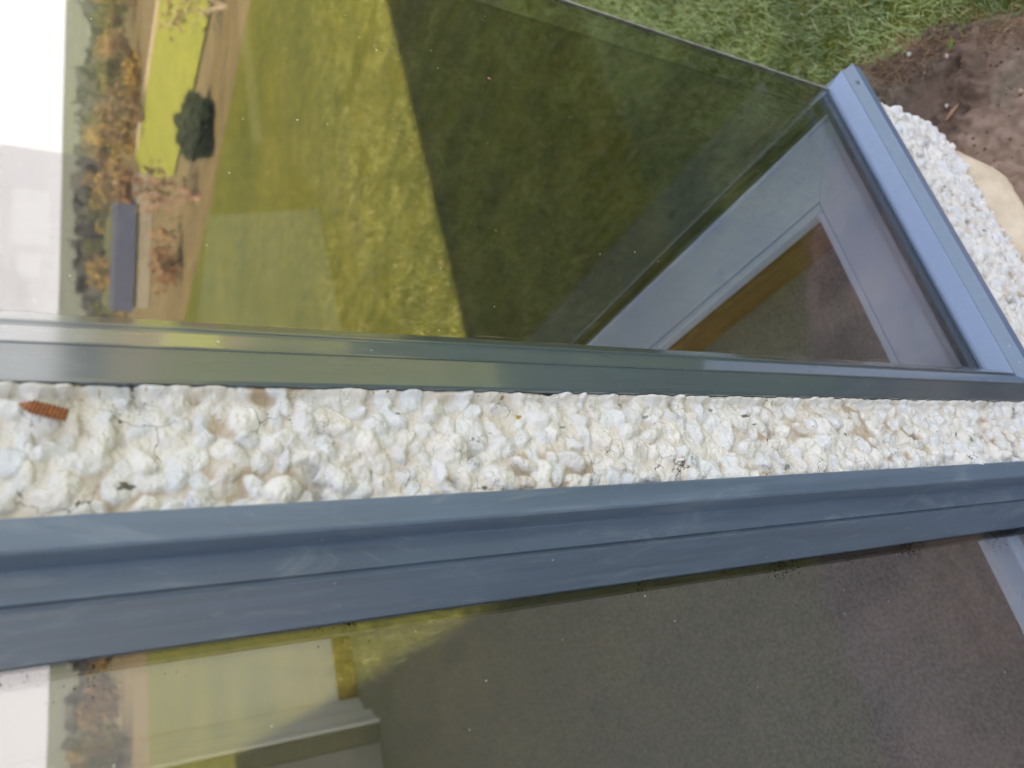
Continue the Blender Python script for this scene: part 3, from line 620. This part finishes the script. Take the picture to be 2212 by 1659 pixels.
# soil crumbs and grit: countless, one object
mbc = MB(); cls = []
for i in range(1500):
    x = random.uniform(.55, 1.6); y = random.uniform(-.5, .45)
    if bed_edge(np.array(x), np.array(y)) < .01: continue
    r = random.uniform(.0010, .0034); V, F = rock_mesh(r, 1, random.uniform(.7, 1.2), .8, i, 1)
    ix = int((x-sxs[0])/.0045); iy = int((y-sys_[0])/.0045); z = Zs[iy, ix]+r*.3
    b = len(mbc.V); mbc.V += [(a+x, c+y, d+z) for a, c, d in V]; mbc.F += [tuple(b+k for k in f) for f in F]
    c = random.choice([(.13, .09, .07), (.17, .12, .09), (.24, .19, .155), (.36, .30, .26)] if random.random() < .35 else [(.12, .08, .06)]); cls += [c]*len(V)
cr_ = mesh_obj('soil_crumbs', mbc.V, mbc.F, m_vcol('crumbs', .9, .5, 300), smooth=True, cols=np.array(cls)); tag(cr_, 'fine crumbs and grit scattered over the dark soil', 'soil', kind='stuff')

def soil_z(x, y): return float(Zs[int((y-sys_[0])/.0045), int((x-sxs[0])/.0045)])
# individual small things lying on the soil
def pebble(x, y, r, label, colr, seed):
    V, F = rock_mesh(r, 1, .75, .6, seed); o = mesh_obj('pebble', V, F, simple('pebble_%d' % seed, colr, rough=.7, scale=60), smooth=True); o.location = (x, y, soil_z(x, y)+r*.35)
    tag(o, label, 'pebble')
pebble(1.075, -.005, .0060, 'small pale grey pebble on the soil near the turf edge, closest to the grass', (.42, .38, .35), 3)
pebble(1.010, -.058, .0055, 'small pinkish pebble on the soil right beside the bright green leaf', (.45, .33, .29), 4)
pebble(.935, -.005, .0052, 'tiny whitish pebble on the soil close to the corner of the pebbledash', (.55, .50, .45), 5)
pebble(.855, -.120, .0065, 'rounded tan pebble on the dark soil farther out from the footing', (.40, .29, .20), 6)
def leaf(name, loc, rot, Lh, Wd, colr, label, cat, curl=.25, pts=9):
    V = []; F = []
    for i in range(pts):
        t = i/(pts-1); w_ = Wd*math.sin(math.pi*min(1, t*1.02+.02))**.8*(1-.3*t); z = curl*Lh*(t-.5)**2
        for s_ in (-1, 0, 1): V.append((Lh*(t-.5), s_*w_, z+(abs(s_)*w_*.35)))
    for i in range(pts-1):
        for j in (0, 1): F.append((3*i+j, 3*i+j+1, 3*i+j+4, 3*i+j+3))
    o = mesh_obj(name, V, F, simple(name+'_skin', colr, tuple(c*.6 for c in colr), rough=.6, scale=150), smooth=True)
    md = o.modifiers.new('thick', 'SOLIDIFY'); md.thickness = .0004
    o.location = loc; o.rotation_euler = rot; tag(o, label, cat); return o
leaf('leaf', (1.028, -.072, soil_z(1.028, -.072)+.004), (.2, .1, 2.2), .026, .008, (.13, .20, .012), 'bright green fallen leaf lying on the dark soil', 'leaf')
# wood chip by the wall corner
bmc = MB(); bmc.sweep([[(x, y*s1, z*s1) for y, z in ((-.0035, -.0015), (.0035, -.0018), (.0030, .0015), (-.0028, .0018))] for x, s1 in ((-.019, .25), (-.012, .8), (0, 1.0), (.010, .9), (.018, .35))])
wc = bmc.build('wood_chip', simple('red_bark', (.34, .19, .12), (.24, .125, .08), rough=.8, scale=120, mapscale=(1, 6, 6)), smooth=True)
wc.location = (.905, -.012, soil_z(.905, -.012)+.008); wc.rotation_euler = (.2, -.2, 2.0); tag(wc, 'orange-brown splinter of bark on the soil beside the pebbledash corner', 'wood chip')

# orange-brown ribbed screw tip poking from the pebbledash
sc = MB(); L0 = .0270; n = 150; rings = []
for i in range(n):
    t = i/(n-1); x = -.0145+t*L0
    base = .0042*min(1, (t/.30)**.75) if t < .30 else .0042*(1-.05*t)
    ring = []
    for k in range(14):
        a = 2*math.pi*k/14; r_ = base*(1+.17*math.sin(2*math.pi*(t*12)+a)*min(1, t*5)); ring.append((x, r_*math.cos(a), r_*math.sin(a)))
    rings.append(ring)
sc.sweep(rings)
scr = sc.build('screw', simple('rusty_copper', (.38, .15, .055), (.20, .075, .032), rough=.6, scale=300, mapscale=(4, 1, 1), spec=.6), smooth=True)
tag(scr, 'orange-brown ribbed screw tip with pointed end lodged in the white pebbledash', 'screw')
p0, p1 = Vector((.2493, 0, 1.5758)), Vector((.2428, 0, 1.5544))
dv = (p1-p0).normalized(); scr.rotation_euler = dv.to_track_quat('X', 'Z').to_euler(); scr.location = (p0+p1)/2+Vector((0, -.0085, 0))

# crumb of dry leaf stuck on the corner glass
lf = leaf('dried_leaf', (.7062, .0285, 1.1247), (math.radians(88), .3, .4), .0090, .0026, (.42, .22, .17), 'tiny pinkish-brown dried leaf stuck on the corner window glass', 'leaf', curl=.6)

# grey-green water drops on the sill ledge
def drop(x, y, z, a, label):
    bm = bmesh.new(); bmesh.ops.create_uvsphere(bm, u_segments=20, v_segments=12, radius=1)
    for v in bm.verts:
        t = (v.co.x+1)/2; v.co.y *= (.35+.65*t); v.co.z *= .45*(.4+.6*t)
    V = [tuple(v.co*a) for v in bm.verts]; F = [tuple(q.index for q in f.verts) for f in bm.faces]; bm.free()
    m, N, L, P = mat('water'); P.inputs['Base Color'].default_value = (.10, .14, .14, 1); P.inputs['Roughness'].default_value = .05
    nn = noise_node(N, L, 90, 2); r = ramp(N, L, nn.outputs[0], [(.3, (.06, .09, .10)), (.7, (.11, .15, .15))]); L.new(r.outputs[0], P.inputs[0])
    o = mesh_obj('water_drop', V, F, m, smooth=True); o.location = (x, y, z); o.rotation_euler = (math.radians(60), 0, .1); tag(o, label, 'water drop')
drop(.9120, -.0012, .3325, .0062, 'small water drop on the sill ledge near the outer corner of the window')
drop(.3600, -.0012, .3265, .0066, 'larger water drop on the sill ledge near the pebbledash pillar')

# ------------------------------------------------------------------ planting and landscape mirrored in the glass
def tree(name, x, y, h, crown_r, label, group, leafc, trunkc, leaves=1500, seed=1, bare=False, crown_base=.25, leaf=.05):
    rd = random.Random(seed); rn = np.random.default_rng(seed)
    gz = float(ground_z(np.array(float(x)), np.array(float(y))))-.03
    root = empty(name, (x, y, gz)); tag(root, label, 'tree' if 'tree' in name or 'birch' in name else 'bush', group)
    tb = MB(); tips = []
    def grow(p, d, ln, r, lev):
        pts = [p]; rads = [r]
        for i in range(4):
            d = (d+Vector((rd.uniform(-.18, .18), rd.uniform(-.18, .18), rd.uniform(-.05, .12)))).normalized(); p = p+d*ln/4; pts.append(p); rads.append(r*(1-.18*(i+1)))
        tb.tube(pts, rads, 5)
        if lev == 0: tips.extend(pts[2:]); return
        for k in range(4 if lev > 1 else 5):
            q = pts[rd.choice((1, 2, 3, 4))]; nd = (d*.7+Vector((rd.uniform(-1, 1), rd.uniform(-1, 1), rd.uniform(-.1, .8)))).normalized()
            grow(q, nd, ln*.58, r*.45, lev-1)
    stems = 1 if not bare else rd.choice((2, 3))
    for s_ in range(stems):
        grow(Vector((s_*.12*h*.2, 0, -.05)), Vector((rd.uniform(-.3, .3)*(stems > 1), rd.uniform(-.3, .3)*(stems > 1), 1)).normalized(), h*.62, h*.022+.006, 2)
    tb.build('trunk', simple(name+'_bark', trunkc, rough=.85, scale=20), root)
    # leaf clumps through the crown volume, uneven outline with gaps
    nc = 26; cc = []
    for i in range(nc):
        while True:
            q = rn.uniform(-1, 1, 3)
            if (q**2).sum() < 1: break
        cc.append((q*np.array([crown_r, crown_r, h*(1-crown_base)/2])+np.array([0, 0, h*(crown_base+(1-crown_base)/2)]), rn.uniform(.18, .42)*crown_r, rn.uniform(.6, 1.3)))
    P = np.zeros((leaves, 3)); sh = np.zeros(leaves)
    for i in range(leaves):
        c, r, s_ = cc[rn.integers(nc)]; q = rn.normal(0, 1, 3); q /= np.linalg.norm(q); P[i] = c+q*r*rn.random()**.4; sh[i] = s_
    A = rn.normal(0, 1, (leaves, 3)); A /= np.linalg.norm(A, axis=1)[:, None]; B = np.cross(A, rn.normal(0, 1, (leaves, 3))); B /= np.linalg.norm(B, axis=1)[:, None]
    ls = leaf*rn.uniform(.6, 1.4, (leaves, 1)); V = np.stack([P-A*ls, P+B*ls*.5, P+A*ls, P-B*ls*.5], 1).reshape(-1, 3)
    F = np.arange(leaves*4).reshape(-1, 4)
    base = np.array(leafc)*sh[:, None]*rn.uniform(.7, 1.3, (leaves, 1)); Cc = np.repeat(base[:, None], 4, 1).reshape(-1, 3)
    mesh_obj('crown', V, F, M_LEAF, root, cols=Cc)
    return root
M_LEAF = m_vcol('leaves', .7, spec=.2)
tree('evergreen_bush', 7.50, -6.75, .38, .36, 'dense dark green evergreen bush standing by the lawn edge', None, (.022, .040, .016), (.06, .05, .04), 5200, 21, crown_base=.02, leaf=.045)
tree('bare_shrub', 8.15, -5.45, .75, .5, 'slim pale-stemmed shrub behind the lawn border, right of the dark evergreen', None, (.16, .10, .05), (.45, .36, .28), 70, 22, True)
tree('bare_shrub', 7.25, -7.75, .80, .40, 'pinkish bare multi-stemmed shrub left of the dark evergreen', None, (.20, .11, .06), (.42, .27, .20), 110, 23, True)
tree('bare_shrub', 7.5, -9.4, .42, .45, 'russet twiggy shrub at the far end of the lawn border', None, (.22, .11, .05), (.32, .2, .14), 260, 24, True)
k = 0
specs = []
for i in range(96):
    al = math.radians(random.choice((random.uniform(33, 60), random.uniform(76, 92)))); d = random.uniform(18, 75)
    specs.append((d*math.cos(al), -d*math.sin(al), d))
for (x, y, d) in specs:
    al = math.degrees(math.atan2(-y, x))
    top = random.uniform(-3.9, -1.0)                          # all stand below the eye line on falling ground
    gz = float(ground_z(np.array(x), np.array(y))); h = 1.56+d*math.tan(math.radians(top))-gz
    h = max(.45, min(h, 3.2)); kind = random.random()
    if kind < .30: nm, c, lb, gr = 'autumn_tree', (.27, .185, .05), 'golden-brown leafy tree on the slope beyond the meadow', 'golden trees on the far slope'
    elif kind < .75: nm, c, lb, gr = 'russet_bush', (.20, .125, .065), 'russet-brown bush on the slope beyond the garden', 'russet bushes on the far slope'
    else: nm, c, lb, gr = 'olive_bush', (.10, .105, .030), 'dull olive-green bush on the slope beyond the garden', 'olive bushes on the far slope'
    tree(nm, x, y, h, max(.6, h*.55), lb, gr, c, (.2, .13, .09), 620, 100+k, crown_base=.05, leaf=.024+.0017*d); k += 1
# dark wood along the foot of the far hills
Pw = []; nW = 9000; al = rng.uniform(math.radians(20), math.radians(100), nW); dW = rng.uniform(150, 420, nW)
x = dW*np.cos(al); y = -dW*np.sin(al); z = ground_z(x, y); hh = 4.5*rng.random(nW)**.7*np.clip(noise2(al*40, dW*.02, 610)*1.6, .2, 1)
c0 = np.stack([x, y, z+hh], 1); A = rng.normal(0, 1, (nW, 3)); A /= np.linalg.norm(A, axis=1)[:, None]; B = np.cross(A, rng.normal(0, 1, (nW, 3))); B /= np.linalg.norm(B, axis=1)[:, None]
V = np.stack([c0-A*2.2, c0+B*1.5, c0+A*2.2, c0-B*1.5], 1).reshape(-1, 3)
wd = mesh_obj('far_wood', V, np.arange(nW*4).reshape(-1, 4), M_LEAF, cols=np.repeat((np.array([.050, .050, .045])*rng.uniform(.6, 1.5, (nW, 1)))[:, None], 4, 1).reshape(-1, 3))
tag(wd, 'dark band of distant woodland below the hills', 'woodland', kind='stuff')

sh = empty('shed', (10.9, -12.1, 0)); tag(sh, 'low beige-walled shed with dark blue-grey roof at the meadow edge, mirrored in the corner window', 'shed')
sh.rotation_euler = (0, 0, math.radians(-142))
MB().box(-.45, 2.1, 0, 1.1, 0, .29).build('wall', simple('beige_wall', (.24, .22, .18), (.19, .17, .14), rough=.9, scale=3), sh)
rf = MB(); rf.sweep([[(.15, -.08, .292), (.15, 1.2, .292), (.15, .75, .66), (.15, .25, .64)], [(2.2, -.08, .292), (2.2, 1.2, .292), (2.2, .75, .66), (2.2, .25, .64)]]).build('roof', simple('blue_slate', (.035, .042, .075), (.05, .06, .10), rough=.6, scale=6), sh)
# outbuilding beyond the side window
ob = empty('outbuilding', (13.7, 14.3, 0)); tag(ob, 'grey-white outbuilding with bright windows standing behind the house', 'outbuilding')
ob.rotation_euler = (0, 0, math.radians(140.0))     # local x runs along the facade
mo = MB(); 
for (a0, a1, z0, z1) in ((0, .55, 1.72, 2.42), (.55, 1.95, 1.72, 2.42)): pass
ops = [(.85, 2.05, 1.75, 2.45), (2.25, 2.75, 1.90, 2.35)]
mo.box(0, .85, -4, 0, .42, 3.2); mo.box(.85, 2.75, -4, 0, .42, 1.75); mo.box(.85, 2.05, -4, 0, 2.45, 3.2); mo.box(2.05, 2.25, -4, 0, 1.75, 3.2); mo.box(2.25, 2.75, -4, 0, 1.75, 1.90); mo.box(2.25, 2.75, -4, 0, 2.35, 3.2); mo.box(2.75, 6, -4, 0, .42, 3.2)
mo.build('wall', simple('pale_grey_render', (.26, .27, .30), (.22, .23, .26), rough=.85, scale=3), ob)
MB().box(-.1, 6.1, -4.1, .06, 0, .419).build('plinth', simple('dark_blue_plinth', (.035, .045, .085), rough=.6), ob)
for a0, a1, z0, z1 in ops:
    f = MB().box(a0+.001, a1-.001, -.12, -.06, z0+.001, z1-.001).build('window', simple('sky_white_pane_%d' % int(a0*100), (.88, .88, .86), rough=.4), ob)  # panes coloured near-white to stand for reflected sky
rf = MB(); rf.sweep([[(-.3, .3, 3.202), (-.3, -4.3, 3.202), (-.3, -2, 4.4)], [(6.3, .3, 3.202), (6.3, -4.3, 3.202), (6.3, -2, 4.4)]]).build('roof', M_ROOF, ob)
